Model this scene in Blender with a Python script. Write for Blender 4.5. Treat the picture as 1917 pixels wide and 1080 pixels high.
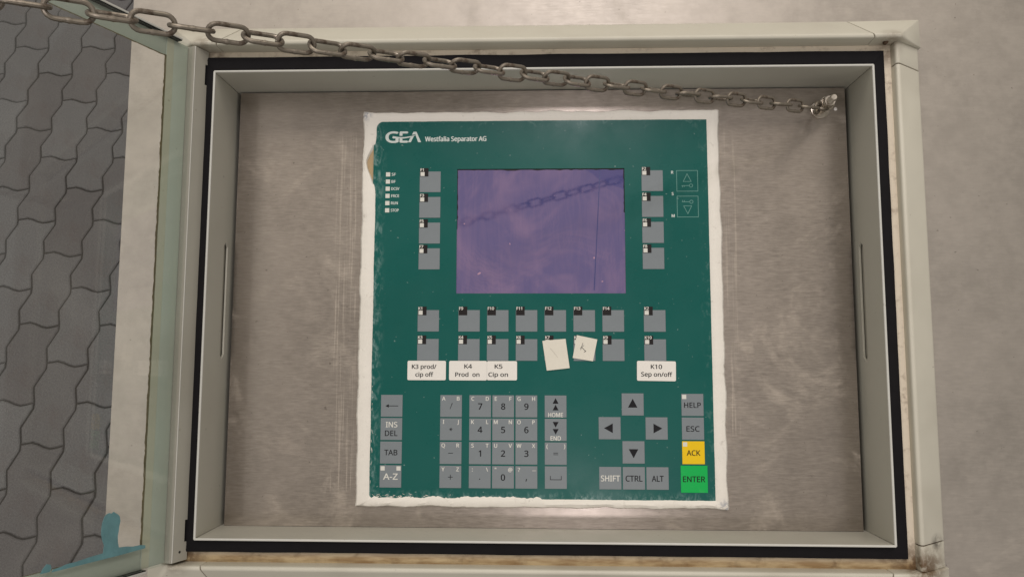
import bpy, bmesh, math, random
from mathutils import Vector, Matrix, noise
random.seed(7)
for o in list(bpy.data.objects): bpy.data.objects.remove(o)
scn = bpy.context.scene
COL = scn.collection
MM = 0.001
# The desk top slopes 19.3 degrees towards the operator. Everything on it is
# measured in desk coordinates (mm, x right, y up the slope, z out of the desk)
# and turned into the room by TILT.
TILT = Matrix.Rotation(math.atan(0.35), 4, 'X')

# ------------------------------------------------------------------ camera
cam = bpy.data.cameras.new('camera'); cam.sensor_width = 36.0
cam.lens = 36.0 * 1384 / 1917; cam.clip_start = 0.01; cam.clip_end = 100
camo = bpy.data.objects.new('camera', cam); COL.objects.link(camo)
from mathutils import Euler
camo.matrix_world = TILT @ (Matrix.Translation((-0.0050, -0.0507, 0.6669)) @ Euler((0.0987, 0.0314, 0.0024), 'XYZ').to_matrix().to_4x4())
scn.camera = camo
# ------------------------------------------------------------------ light
world = bpy.data.worlds.new('World'); scn.world = world; world.use_nodes = True
bg = world.node_tree.nodes['Background']
bg.inputs['Color'].default_value = (1.0, 0.955, 0.89, 1); bg.inputs['Strength'].default_value = 0.46
def area(name, loc, target, sx, sy, power, col):
    l = bpy.data.lights.new(name, 'AREA'); l.shape = 'RECTANGLE'; l.size = sx; l.size_y = sy
    l.energy = power; l.color = col
    o = bpy.data.objects.new(name, l); COL.objects.link(o)
    d = (Vector(target) - Vector(loc))
    m = Matrix.Translation(loc) @ d.to_track_quat('-Z', 'Y').to_matrix().to_4x4()
    o.matrix_world = TILT @ m
    return o
area('soft_light', (0.1, 2.7, 2.2), (0, 0, 0), 4.4, 1.6, 52, (1.0, 0.93, 0.82))
area('soft_light', (-2.15, 0.3, 3.0), (-2.15, 0.3, 0), 1.2, 2.2, 15, (1.0, 0.95, 0.90))  # lamp added to brighten the left side, standing in for bright hall windows
area('ceiling_tube', (0.212, 1.42, 2.9), (0.1, 0, 0), 0.09, 0.42, 20, (1.0, 0.94, 0.97))
area('ceiling_tube', (0.225, -0.86, 2.9), (0.1, 0, 0), 0.10, 0.2, 10, (1.0, 0.94, 0.97))
scn.view_settings.view_transform = 'Standard'; scn.view_settings.look = 'None'
scn.view_settings.exposure = -0.08; scn.view_settings.gamma = 1.0
scn.view_settings.use_curve_mapping = False
scn.render.filter_size = 1.35
scn.cycles.max_bounces = 10; scn.cycles.transparent_max_bounces = 12
scn.cycles.caustics_reflective = False; scn.cycles.caustics_refractive = False

# ------------------------------------------------------------------ materials
def lin(r, g, b):
    f = lambda c: c / 12.92 if c <= 0.04045 else ((c + 0.055) / 1.055) ** 2.4
    return (f(r / 255), f(g / 255), f(b / 255), 1)
class NT:
    def __init__(s, name):
        s.m = bpy.data.materials.new(name); s.m.use_nodes = True
        s.t = s.m.node_tree; s.b = s.t.nodes['Principled BSDF']; s.out = s.t.nodes['Material Output']
    def n(s, kind, **kw):
        nd = s.t.nodes.new(kind)
        for k, v in kw.items(): setattr(nd, k, v)
        return nd
    def l(s, a, b): s.t.links.new(a, b)
    def set(s, k, v):
        if hasattr(v, 'is_linked'): s.l(v, s.b.inputs[k])
        else: s.b.inputs[k].default_value = v
    def co(s, scale=(1, 1, 1), loc=(0, 0, 0), rot=(0, 0, 0)):
        tc = s.n('ShaderNodeTexCoord'); mp = s.n('ShaderNodeMapping')
        mp.inputs['Scale'].default_value = scale; mp.inputs['Location'].default_value = loc; mp.inputs['Rotation'].default_value = rot
        s.l(tc.outputs['Object'], mp.inputs['Vector']); return mp.outputs['Vector']
    def noise(s, scale, detail=3, rough=0.55, vec=None, dist=0.0):
        nd = s.n('ShaderNodeTexNoise'); nd.inputs['Scale'].default_value = scale
        nd.inputs['Detail'].default_value = detail; nd.inputs['Roughness'].default_value = rough; nd.inputs['Distortion'].default_value = dist
        s.l(vec if vec is not None else s.co(), nd.inputs['Vector']); return nd.outputs['Fac']
    def ramp(s, f, a, b, v0=0.0, v1=1.0):
        nd = s.n('ShaderNodeMapRange'); nd.interpolation_type = 'SMOOTHSTEP'
        for k, v in (('From Min', a), ('From Max', b), ('To Min', v0), ('To Max', v1)): nd.inputs[k].default_value = v
        s.l(f, nd.inputs['Value']); return nd.outputs['Result']
    def math(s, op, a, b=None):
        nd = s.n('ShaderNodeMath', operation=op)
        for i, v in enumerate((a, b)):
            if v is None: continue
            if hasattr(v, 'is_linked'): s.l(v, nd.inputs[i])
            else: nd.inputs[i].default_value = v
        return nd.outputs[0]
    def mix(s, f, a, b):
        nd = s.n('ShaderNodeMix', data_type='RGBA')
        for sock, v in ((nd.inputs['Factor'], f), (nd.inputs['A'], a), (nd.inputs['B'], b)):
            if hasattr(v, 'is_linked'): s.l(v, sock)
            else: sock.default_value = v
        return nd.outputs['Result']
    def bump(s, h, strength=0.2, dist=0.001):
        nd = s.n('ShaderNodeBump'); nd.inputs['Strength'].default_value = strength; nd.inputs['Distance'].default_value = dist
        s.l(h, nd.inputs['Height']); s.l(nd.outputs['Normal'], s.b.inputs['Normal'])
    def sep(s):
        tc = s.n('ShaderNodeTexCoord'); sp = s.n('ShaderNodeSeparateXYZ'); s.l(tc.outputs['Object'], sp.inputs[0]); return sp.outputs
def sc(c, k): return (c[0] * k, c[1] * k, c[2] * k, 1)

def plain(name, col, rough=0.5, var=0.08, vs=60, spec=0.5, bump=0.0, bs=400):
    t = NT(name); f = t.noise(vs, 4)
    t.set('Base Color', t.mix(f, sc(col, 1 - var), sc(col, 1 + var)))
    t.set('Roughness', rough); t.set('Specular IOR Level', spec)
    if bump: t.bump(t.noise(bs, 3), bump)
    return t.m

def steel(name, col, residue, rcol, ani=0.75, rough=0.36, grain=0.2, lines=()):
    t = NT(name)
    streak = t.noise(1.0, 4, 0.6, t.co((120, 900, 45)))
    streak2 = t.noise(1.0, 3, 0.6, t.co((70, 480, 14)))
    big = t.noise(9, 4, 0.6)
    both = t.math('ADD', t.math('MULTIPLY', streak, 0.6), t.math('MULTIPLY', streak2, 0.4))
    c = t.mix(t.ramp(both, 0.3, 0.7), sc(col, 1 - grain), sc(col, 1 + grain * .8))
    mot = t.math('ADD', t.math('MULTIPLY', t.noise(28, 5, 0.7), 0.6), t.math('MULTIPLY', t.noise(85, 4, 0.65), 0.4))
    c = t.mix(t.ramp(mot, 0.36, 0.64), t.mix(0.42, c, sc(col, 0.55)), c)
    c = t.mix(t.ramp(big, 0.3, 0.7), c, t.mix(0.5, c, sc(col, 1.18)))
    t.set('Metallic', 1.0); t.set('Anisotropic', ani)
    t.set('Roughness', t.ramp(both, 0.25, 0.75, rough - 0.04, rough + 0.06))
    tv = t.n('ShaderNodeCombineXYZ'); tg_ = TILT @ Vector((0, 1, 0)); tv.inputs[1].default_value = tg_.y; tv.inputs[2].default_value = tg_.z
    t.l(tv.outputs[0], t.b.inputs['Tangent'])
    t.bump(both, 0.05, 0.0005)
    # dried cleaning residue and wiped smears: matt, slightly lighter film
    sm = t.noise(13, 6, 0.68, t.co((1, 0.9, 1)), 1.0)
    fine = t.noise(120, 4, 0.6)
    mask = t.math('MULTIPLY', t.ramp(sm, 0.53, 0.68), t.ramp(fine, 0.25, 0.7, 0.35, 1.0))
    mask = t.math('MINIMUM', t.math('ADD', t.math('MULTIPLY', mask, residue), residue * 0.25), 1.0)
    for (lx0, lx1, ly0, ly1) in lines:                # knife and scraper marks beside the sealant
        x, y, z = t.sep()
        k = t.math('MULTIPLY', t.ramp(x, lx0 * MM, (lx0 + 2) * MM), t.ramp(x, (lx1 - 2) * MM, lx1 * MM, 1, 0))
        k = t.math('MULTIPLY', k, t.math('MULTIPLY', t.ramp(y, ly0 * MM, (ly0 + 12) * MM), t.ramp(y, (ly1 - 12) * MM, ly1 * MM, 1, 0)))
        k = t.math('MULTIPLY', k, t.ramp(t.noise(1, 2, 0.5, t.co((620, 9, 1), rot=(0, 0, 0.012)), 0.15), 0.53, 0.62))
        mask = t.math('MINIMUM', t.math('ADD', mask, t.math('MULTIPLY', k, 0.5)), 1.0)
    spots = t.ramp(t.noise(260, 2, 0.5), 0.735, 0.78)
    c = t.mix(t.math('MULTIPLY', spots, 0.45), c, (0.05, 0.04, 0.03, 1))
    t.set('Base Color', c)
    d = t.n('ShaderNodeBsdfDiffuse'); d.inputs['Color'].default_value = rcol
    t.l(t.mix(t.ramp(both, 0.3, 0.7), sc(rcol, 0.78), sc(rcol, 1.12)), d.inputs['Color'])
    mx = t.n('ShaderNodeMixShader'); t.l(mask, mx.inputs[0]); t.l(t.b.outputs[0], mx.inputs[1]); t.l(d.outputs[0], mx.inputs[2])
    t.l(mx.outputs[0], t.out.inputs['Surface'])
    return t.m

def painted(name, col, rough=0.42, dirt=0.25, stain=None):
    t = NT(name)
    f = t.noise(30, 5, 0.6); g = t.noise(7, 3)
    c = t.mix(f, sc(col, 0.94), sc(col, 1.05))
    c = t.mix(t.math('MULTIPLY', t.ramp(g, 0.5, 0.75), dirt), c, (0.20, 0.16, 0.11, 1))
    sp = t.ramp(t.noise(170, 3, 0.6), 0.71, 0.77)
    c = t.mix(t.math('MULTIPLY', sp, 0.5), c, (0.10, 0.07, 0.05, 1))
    if stain:
        for (sx, sy, r, amt, scol) in stain:
            x, y, z = t.sep()
            dx = t.math('SUBTRACT', x, sx * MM); dy = t.math('SUBTRACT', y, sy * MM)
            d = t.math('SQRT', t.math('ADD', t.math('MULTIPLY', dx, dx), t.math('MULTIPLY', dy, dy)))
            k = t.ramp(d, 0, r * MM, 1, 0)
            k = t.math('MULTIPLY', k, t.ramp(t.noise(150, 4, 0.65), 0.3, 0.6, 0.15, 1))
            c = t.mix(t.math('MULTIPLY', k, amt), c, scol)
    t.set('Base Color', c); t.set('Roughness', t.ramp(f, 0.3, 0.7, rough - 0.06, rough + 0.1))
    t.bump(t.noise(900, 2), 0.05, 0.0004)
    return t.m

BROWN = (0.115, 0.062, 0.024, 1)
mSteelTop = steel('brushed_steel_top', lin(178, 170, 161), 0.28, lin(180, 171, 159), 0.6, 0.5, 0.06)
mSteelWell = steel('brushed_steel_recess', lin(161, 151, 142), 0.55, lin(178, 167, 154), 0.85, 0.34, 0.19, ((-190, -167, -170, 165), (166, 180, -120, 170)))
mDark = plain('dark_void', (0.012, 0.010, 0.009), 0.8)
mBar = painted('cream_painted_profile', lin(199, 194, 178), 0.44, 0.36,
               [(306, -215, 24, 1.0, BROWN), (318, -214, 22, 0.6, BROWN), (300, 222, 16, 0.5, BROWN), (-300, -214, 18, 0.5, BROWN), (-296, 226, 16, 0.5, BROWN), (322, -196, 9, 0.9, (0.03, 0.022, 0.016, 1))])
mCore = plain('grimy_joint', (0.07, 0.04, 0.022), 0.8, 0.5, 200)
mLip = painted('light_grey_paint', lin(186, 182, 169), 0.38, 0.14)
def channel_mat():
    t = NT('stained_channel_paint')
    col = lin(226, 213, 192)
    x, y, z = t.sep()
    low = t.ramp(y, -0.205, -0.214, 0, 1)
    f = t.noise(60, 5, 0.65); g = t.noise(220, 4, 0.6)
    c = t.mix(f, sc(col, 0.85), sc(col, 1.03))
    tan = t.mix(t.ramp(t.noise(1, 4, 0.6, t.co((30, 160, 1))), 0.35, 0.65), lin(146, 118, 80), lin(188, 166, 128))
    c = t.mix(low, c, tan)
    k = t.math('MULTIPLY', t.ramp(f, 0.45, 0.7), t.ramp(g, 0.35, 0.65))
    c = t.mix(t.math('MULTIPLY', k, 0.55), c, BROWN)
    for (sx, sy, r, a) in ((302, -213, 26, 0.95), (301, 217, 18, 0.7), (-296, -212, 22, 0.8), (-290, 219, 15, 0.7)):
        dx = t.math('SUBTRACT', x, sx * MM); dy = t.math('SUBTRACT', y, sy * MM)
        d = t.math('SQRT', t.math('ADD', t.math('MULTIPLY', dx, dx), t.math('MULTIPLY', dy, dy)))
        q = t.math('MULTIPLY', t.ramp(d, 0, r * MM, 1, 0), t.ramp(g, 0.3, 0.6, 0.2, 1))
        c = t.mix(t.math('MULTIPLY', q, a), c, BROWN)
    t.set('Base Color', c); t.set('Roughness', 0.65); t.bump(g, 0.25, 0.0008)
    return t.m
mChan = channel_mat()
mRubber = plain('black_rubber', (0.007, 0.006, 0.007), 0.7, 0.3, 90, 0.15, 0.15)
mDoor = painted('door_profile_paint', lin(164, 160, 148), 0.4, 0.15)
mRail = painted('grey_green_rail_paint', lin(170, 177, 164), 0.4, 0.15)
mDoorEdge = painted('door_edge_paint', lin(200, 198, 190), 0.4, 0.1)
def glass_mat():
    t = NT('door_glass')
    tr = t.n('ShaderNodeBsdfTransparent'); tr.inputs['Color'].default_value = (0.99, 0.998, 0.99, 1)
    gl = t.n('ShaderNodeBsdfGlossy'); gl.inputs['Roughness'].default_value = 0.02; gl.inputs['Color'].default_value = (0.9, 0.95, 0.92, 1)
    lw = t.n('ShaderNodeLayerWeight'); lw.inputs['Blend'].default_value = 0.5
    f5 = t.math('POWER', lw.outputs['Facing'], 5.0); fac = t.math('ADD', t.math('MULTIPLY', f5, 0.96), 0.028)
    mx = t.n('ShaderNodeMixShader'); t.l(fac, mx.inputs[0]); t.l(tr.outputs[0], mx.inputs[1]); t.l(gl.outputs[0], mx.inputs[2])
    # thin wiped dust film
    df = t.n('ShaderNodeBsdfDiffuse'); df.inputs['Color'].default_value = (0.55, 0.52, 0.47, 1)
    k = t.math('MULTIPLY', t.ramp(t.noise(14, 5, 0.6, None, 0.6), 0.45, 0.8), 0.05)
    sp = t.math('MULTIPLY', t.ramp(t.noise(420, 2), 0.76, 0.80), 0.35)
    m2 = t.n('ShaderNodeMixShader'); t.l(t.math('ADD', k, sp), m2.inputs[0]); t.l(mx.outputs[0], m2.inputs[1]); t.l(df.outputs[0], m2.inputs[2])
    t.l(m2.outputs[0], t.out.inputs['Surface']); return t.m
mGlass = glass_mat()
mOlive = plain('olive_sealant_grime', lin(96, 86, 58), 0.7, 0.4, 300)
mOlive2 = painted('bonding_strip_paint', lin(176, 176, 156), 0.5, 0.2)
mTeal = plain('teal_film', lin(96, 136, 140), 0.5, 0.3, 90, 0.4, 0.4, 250)
mTealDark = plain('teal_film_dark', lin(50, 74, 82), 0.5, 0.25, 120)
def caulk_mat():
    t = NT('white_silicone'); col = lin(232, 226, 215)
    f = t.noise(40, 5, 0.6); g = t.noise(1, 4, 0.6, t.co((60, 60, 60)))
    c = t.mix(f, sc(col, 0.92), sc(col, 1.03))
    d = t.ramp(t.noise(120, 4, 0.65, None, 1.0), 0.60, 0.74)
    c = t.mix(t.math('MULTIPLY', d, 0.4), c, (0.34, 0.30, 0.25, 1))
    x, y, z = t.sep()
    for (sx, sy, r) in ((160, -176, 9), (-163, 178, 9)):
        dx = t.math('SUBTRACT', x, sx * MM); dy = t.math('SUBTRACT', y, sy * MM)
        dd = t.math('SQRT', t.math('ADD', t.math('MULTIPLY', dx, dx), t.math('MULTIPLY', dy, dy)))
        q = t.math('MULTIPLY', t.ramp(dd, 0, r * MM, 1, 0), t.ramp(t.noise(330, 3), 0.42, 0.6))
        c = t.mix(t.math('MULTIPLY', q, 0.7), c, lin(122, 130, 146))
    t.set('Base Color', c); t.set('Roughness', 0.55); t.set('Specular IOR Level', 0.35)
    t.bump(t.noise(1, 5, 0.6, t.co((90, 90, 90))), 0.35, 0.0012); return t.m
mCaulk = caulk_mat()
mTan = plain('tan_foam', lin(176, 152, 116), 0.8, 0.15, 150)
def face_mat():
    t = NT('green_overlay_film'); col = lin(20, 88, 81)
    f = t.noise(6, 3); c = t.mix(f, sc(col, 0.9), sc(col, 1.1))
    x, y, z = t.sep()
    ex = t.ramp(t.math('ABSOLUTE', x), 0.1415, 0.1525); ey = t.ramp(t.math('ABSOLUTE', y), 0.160, 0.1705)
    e = t.math('MAXIMUM', ex, ey)
    sm = t.ramp(t.noise(1, 5, 0.65, t.co((150, 110, 100)), 0.8), 0.53, 0.70)
    smear = t.math('MULTIPLY', e, sm)
    left = t.ramp(x, -0.1405, -0.1520); low = t.ramp(y, -0.163, -0.1712)
    extra = t.math('MULTIPLY', t.math('MAXIMUM', left, low), t.ramp(t.noise(1, 5, 0.7, t.co((200, 90, 100)), 0.5), 0.46, 0.66))
    smear = t.math('MINIMUM', t.math('ADD', t.math('MULTIPLY', smear, 0.14), t.math('MULTIPLY', extra, 0.30)), 0.8)
    c = t.mix(smear, c, lin(176, 200, 196))
    sp = t.ramp(t.noise(300, 1), 0.755, 0.775)
    c = t.mix(t.math('MULTIPLY', sp, 0.35), c, lin(180, 190, 185))
    t.set('Base Color', c); t.set('Roughness', t.ramp(t.noise(22, 4, 0.6), 0.3, 0.7, 0.24, 0.36)); t.set('Specular IOR Level', 0.18)
    t.bump(t.noise(45, 2), 0.03, 0.001); return t.m
mFace = face_mat()
def keymat(name, col, var=0.05):
    t = NT(name); f = t.noise(90, 4, 0.6)
    c = t.mix(f, sc(col, 1 - var), sc(col, 1 + var))
    c = t.mix(t.math('MULTIPLY', t.ramp(t.noise(38, 4, 0.6, None, 0.7), 0.55, 0.8), 0.18), c, lin(180, 180, 176))
    t.set('Base Color', c); t.set('Roughness', 0.36); t.set('Specular IOR Level', 0.22); return t.m
mKey = keymat('grey_key_film', lin(124, 130, 133))
mKeyY = keymat('yellow_key_film', lin(232, 192, 10)); mKeyG = keymat('green_key_film', lin(0, 172, 76))
mTag = plain('black_print', lin(36, 32, 31), 0.4, 0.1, 60, 0.15)
mInk = plain('black_legend_print', lin(26, 26, 28), 0.45, 0.1, 60, 0.15)
mWhite = plain('white_print', lin(212, 210, 200), 0.45, 0.05)
mLogo = plain('silver_grey_print', lin(204, 210, 204), 0.45, 0.05)
mPale = plain('pale_green_line_print', lin(104, 150, 140), 0.45, 0.05)
mStick = plain('white_label_stock', lin(228, 223, 214), 0.5, 0.03, 120)
mPaper = plain('paper', lin(219, 213, 198), 0.8, 0.04, 90)
mPencil = plain('pencil', lin(110, 106, 100), 0.7, 0.25, 500)
mFaint = plain('faint_pencil', lin(186, 180, 168), 0.7, 0.1, 500)
def screen_mat():
    t = NT('smeared_display_glass')
    base = lin(74, 76, 126)
    df = t.n('ShaderNodeBsdfDiffuse'); df.inputs['Color'].default_value = base
    sw = t.n('ShaderNodeTexWave'); sw.wave_type = 'RINGS'; sw.rings_direction = 'Z'; sw.inputs['Scale'].default_value = 95; sw.inputs['Distortion'].default_value = 11; sw.inputs['Detail'].default_value = 3; sw.inputs['Detail Scale'].default_value = 1.4
    t.l(t.co((1, 0.8, 1), (0.03, -0.07, 0)), sw.inputs['Vector'])
    cl = t.noise(15, 3, 0.55, None, 1.6); st = t.noise(1, 3, 0.6, t.co((150, 16, 1), rot=(0, 0, 0.3)), 1.5)
    k = t.math('ADD', t.math('MULTIPLY', t.ramp(cl, 0.38, 0.66), 0.80), t.math('MULTIPLY', t.math('MULTIPLY', sw.outputs['Fac'], t.ramp(t.noise(18, 2), 0.45, 0.66)), 0.20))
    k = t.math('ADD', k, t.math('MULTIPLY', t.ramp(st, 0.4, 0.7), 0.22))
    x, y, z = t.sep()
    clean = t.math('MULTIPLY', t.ramp(t.math('ADD', y, t.math('MULTIPLY', t.math('ADD', x, t.math('MULTIPLY', t.noise(40, 3), 0.03)), 0.46)), 0.1480, 0.1500), 1.0)   # corner the cloth never reached
    k = t.math('MULTIPLY', k, t.math('SUBTRACT', 1.0, clean))
    film = t.n('ShaderNodeBsdfDiffuse'); film.inputs['Color'].default_value = lin(186, 146, 164)
    speck = t.ramp(t.noise(150, 1, 0.5), 0.775, 0.79)
    m1 = t.n('ShaderNodeMixShader'); t.l(t.math('MINIMUM', t.math('ADD', t.math('MULTIPLY', k, 0.24), t.math('MULTIPLY', speck, 0.8)), 1.0), m1.inputs[0]); t.l(df.outputs[0], m1.inputs[1]); t.l(film.outputs[0], m1.inputs[2])
    gl = t.n('ShaderNodeBsdfGlossy'); gl.inputs['Color'].default_value = (0.92, 0.66, 0.82, 1)
    t.l(t.ramp(cl, 0.3, 0.7, 0.035, 0.11), gl.inputs['Roughness'])
    m2 = t.n('ShaderNodeMixShader'); t.l(t.math('SUBTRACT', 0.20, t.math('MULTIPLY', clean, 0.08)), m2.inputs[0])
    t.l(m1.outputs[0], m2.inputs[1]); t.l(gl.outputs[0], m2.inputs[2]); t.l(m2.outputs[0], t.out.inputs['Surface']); return t.m
mScreen = screen_mat()
mScrLine = plain('dark_screen_line', lin(46, 50, 108), 0.4, 0.2)
def chain_mat():
    t = NT('weathered_steel_chain'); f = t.noise(110, 5, 0.65)
    rust = t.ramp(f, 0.52, 0.66)
    t.set('Base Color', t.mix(rust, lin(138, 129, 117), (0.07, 0.045, 0.026, 1)))
    t.set('Metallic', t.math('SUBTRACT', 0.95, t.math('MULTIPLY', rust, 0.75)))
    t.set('Roughness', t.ramp(f, 0.3, 0.7, 0.33, 0.62)); t.bump(f, 0.3, 0.0008); return t.m
mChain = chain_mat()
def metalm(name, col, rough):
    t = NT(name); t.set('Base Color', col); t.set('Metallic', 1.0); t.set('Roughness', t.ramp(t.noise(200, 3), 0.3, 0.7, rough - 0.06, rough + 0.08)); return t.m
mBolt = metalm('zinc_plated_steel', lin(186, 177, 164), 0.34)
def paver_mat():
    t = NT('concrete_paver'); col = lin(110, 108, 108)
    oi = t.n('ShaderNodeObjectInfo')
    f = t.noise(220, 5, 0.7); g = t.noise(9, 4, 0.6)
    tc = t.n('ShaderNodeTexCoord'); 
    c = t.mix(t.ramp(f, 0.3, 0.7), sc(col, 0.78), sc(col, 1.18)); c = t.mix(t.math('MULTIPLY', t.ramp(t.noise(520, 2), 0.66, 0.72), 0.35), c, lin(168, 162, 154)); c = t.mix(oi.outputs['Random'], t.mix(0.35, c, sc(lin(80, 70, 68), 1)), c)
    c = t.mix(t.math('MULTIPLY', t.ramp(g, 0.5, 0.75), 0.3), c, lin(92, 76, 72))
    t.set('Base Color', c); t.set('Roughness', 0.78); t.set('Specular IOR Level', 0.3); t.bump(f, 0.6, 0.003); return t.m
mPaver = paver_mat()
mSand = plain('joint_sand', lin(58, 54, 52), 0.95, 0.3, 120)

# ------------------------------------------------------------------ builders
ROOTS = []
class MB:
    def __init__(s): s.v = []; s.f = []
    def add(s, vs, fs):
        k = len(s.v); s.v += [tuple(v) for v in vs]; s.f += [tuple(i + k for i in f) for f in fs]; return s
    def box(s, x0, x1, y0, y1, z0, z1):
        return s.add([(x0, y0, z0), (x1, y0, z0), (x1, y1, z0), (x0, y1, z0), (x0, y0, z1), (x1, y0, z1), (x1, y1, z1), (x0, y1, z1)],
                     [(0, 3, 2, 1), (4, 5, 6, 7), (0, 1, 5, 4), (1, 2, 6, 5), (2, 3, 7, 6), (3, 0, 4, 7)])
    def prism(s, poly, z0, z1):
        n = len(poly)
        return s.add([(x, y, z0) for x, y in poly] + [(x, y, z1) for x, y in poly],
                     [tuple(range(n - 1, -1, -1)), tuple(range(n, 2 * n))] + [(i, (i + 1) % n, (i + 1) % n + n, i + n) for i in range(n)])
    def flat(s, poly, z):
        n = len(poly); return s.add([(x, y, z) for x, y in poly], [tuple(range(n))])
    def stroke(s, pts, w, z, closed=False):
        n = len(pts)
        for i in range(n if closed else n - 1):
            a = Vector(pts[i]); b = Vector(pts[(i + 1) % n]); d = (b - a).normalized() * (w / 2); p = Vector((-d.y, d.x))
            a2 = a - d; b2 = b + d
            s.flat([(a2 - p)[:], (b2 - p)[:], (b2 + p)[:], (a2 + p)[:]], z + 0.003 * i)
        return s
    def ring(s, cx, cy, r, w, z, n=14):
        for i in range(n):
            a, b = 2 * math.pi * i / n, 2 * math.pi * (i + 1) / n
            q = [(cx + math.cos(t) * rr, cy + math.sin(t) * rr) for t, rr in ((a, r - w / 2), (a, r + w / 2), (b, r + w / 2), (b, r - w / 2))]
            s.flat(q, z)
        return s
    def tube(s, pts, r, seg=8, closed=False, scale=None):
        n = len(pts); P = [Vector(p) for p in pts]; k = len(s.v); up = None
        for i in range(n):
            t = (P[(i + 1) % n] - P[i - 1]) if closed else (P[min(i + 1, n - 1)] - P[max(i - 1, 0)])
            t.normalize()
            if up is None: up = t.orthogonal().normalized()
            up = (up - t * up.dot(t)).normalized(); q = t.cross(up)
            rr = r * (scale[i] if scale else 1)
            for j in range(seg):
                a = 2 * math.pi * j / seg; s.v.append(tuple(P[i] + up * math.cos(a) * rr + q * math.sin(a) * rr))
        for i in range(n if closed else n - 1):
            for j in range(seg):
                a = k + i * seg; b = k + ((i + 1) % n) * seg
                s.f.append((a + j, a + (j + 1) % seg, b + (j + 1) % seg, b + j))
        if not closed:
            s.f.append(tuple(k + j for j in range(seg - 1, -1, -1))); s.f.append(tuple(k + (n - 1) * seg + j for j in range(seg)))
        return s
    def lathe(s, cx, cy, prof, seg=24, rot=0):
        k = len(s.v)
        for r, z in prof:
            for j in range(seg):
                a = 2 * math.pi * j / seg + rot; s.v.append((cx + r * math.cos(a), cy + r * math.sin(a), z))
        for i in range(len(prof) - 1):
            for j in range(seg):
                s.f.append((k + i * seg + j, k + i * seg + (j + 1) % seg, k + (i + 1) * seg + (j + 1) % seg, k + (i + 1) * seg + j))
        s.f.append(tuple(k + j for j in range(seg - 1, -1, -1))); s.f.append(tuple(k + (len(prof) - 1) * seg + j for j in range(seg)))
        return s
    def hull(s, pts):
        bm = bmesh.new()
        for p in pts: bm.verts.new(p)
        r = bmesh.ops.convex_hull(bm, input=bm.verts)
        bmesh.ops.delete(bm, geom=list({g for g in list(r['geom_interior']) + list(r['geom_unused']) if isinstance(g, bmesh.types.BMVert)}), context='VERTS')
        bmesh.ops.dissolve_limit(bm, angle_limit=0.02, verts=bm.verts, edges=bm.edges)
        bm.verts.index_update()
        s.add([v.co[:] for v in bm.verts], [tuple(v.index for v in f.verts) for f in bm.faces]); bm.free(); return s
    def mesh(s, name, mat, bevel=0, smooth=False, origin=(0, 0, 0), bseg=2):
        me = bpy.data.meshes.new(name); ox, oy, oz = origin
        me.from_pydata([((x - ox) * MM, (y - oy) * MM, (z - oz) * MM) for x, y, z in s.v], [], s.f)
        if bevel:
            bm = bmesh.new(); bm.from_mesh(me)
            bmesh.ops.remove_doubles(bm, verts=bm.verts, dist=1e-7)
            ed = [e for e in bm.edges if len(e.link_faces) == 2 and e.calc_face_angle(0) > 0.25]
            bmesh.ops.bevel(bm, geom=ed, offset=bevel * MM, segments=bseg, profile=0.5, affect='EDGES', clamp_overlap=True)
            bm.to_mesh(me); bm.free()
        me.materials.append(mat)
        if smooth or bevel:
            for p in me.polygons: p.use_smooth = True
            me.set_sharp_from_angle(angle=0.6)
        return me
    def build(s, name, mat, parent=None, **kw):
        return link(name, s.mesh(name, mat, **kw), parent)
class DB_(MB):
    def build(s, name, mat, parent=None, **kw):
        s.v = [(x, y, -z) for x, y, z in s.v]; s.f = [tuple(reversed(f)) for f in s.f]
        return MB.build(s, name, mat, parent, **kw)
def link(name, me, parent=None, loc=None):
    o = bpy.data.objects.new(name, me); COL.objects.link(o)
    if parent: o.parent = parent
    else: ROOTS.append(o)
    if loc: o.location = Vector(loc) * MM
    return o
def root(name, label, cat, group=None):
    return tag(link(name, None), label, cat, group)
def tag(o, label, cat, group=None):
    o['label'] = label; o['category'] = cat; o['kind'] = 'thing'
    if group: o['group'] = group
    return o
def slotted(x0, x1, y0, y1, z0, z1, holes):
    """plate with rectangular openings, cut into boxes round them"""
    mb = MB(); xs = sorted({x0, x1, *[h[0] for h in holes], *[h[1] for h in holes]})
    for a, b in zip(xs, xs[1:]):
        hs = sorted([h for h in holes if h[0] <= a and h[1] >= b], key=lambda h: h[2]); y = y0
        for h in hs: mb.box(a, b, y, h[2], z0, z1); y = h[3]
        mb.box(a, b, y, y1, z0, z1)
    return mb
def slotted_d(*a):
    m = slotted(*a); d = DB_(); d.v = m.v; d.f = m.f; return d
import os
VF = None                       # Blender's own interface typeface when it is there, else the built-in one
try:
    VF = bpy.data.fonts.load(os.path.join(bpy.utils.resource_path('LOCAL'), 'datafiles', 'fonts', 'NotoSansHebrew-Regular.woff2'))
except Exception: VF = None
FONT = {}
def glyphs(txt):
    key = txt
    if key not in FONT:
        c = bpy.data.curves.new('print', 'FONT'); c.body = txt; c.size = 1.0
        if VF: c.font = VF
        c.fill_mode = 'FRONT'; c.resolution_u = 3
        o = bpy.data.objects.new('print', c); me = bpy.data.meshes.new_from_object(o)
        vs = [v.co.to_2d() for v in me.vertices]; fs = [tuple(p.vertices) for p in me.polygons]
        bpy.data.objects.remove(o); bpy.data.curves.remove(c); bpy.data.meshes.remove(me)
        FONT[key] = (vs, fs)
    return FONT[key]
CAP = max(v.y for v in glyphs('H')[0])
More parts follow.
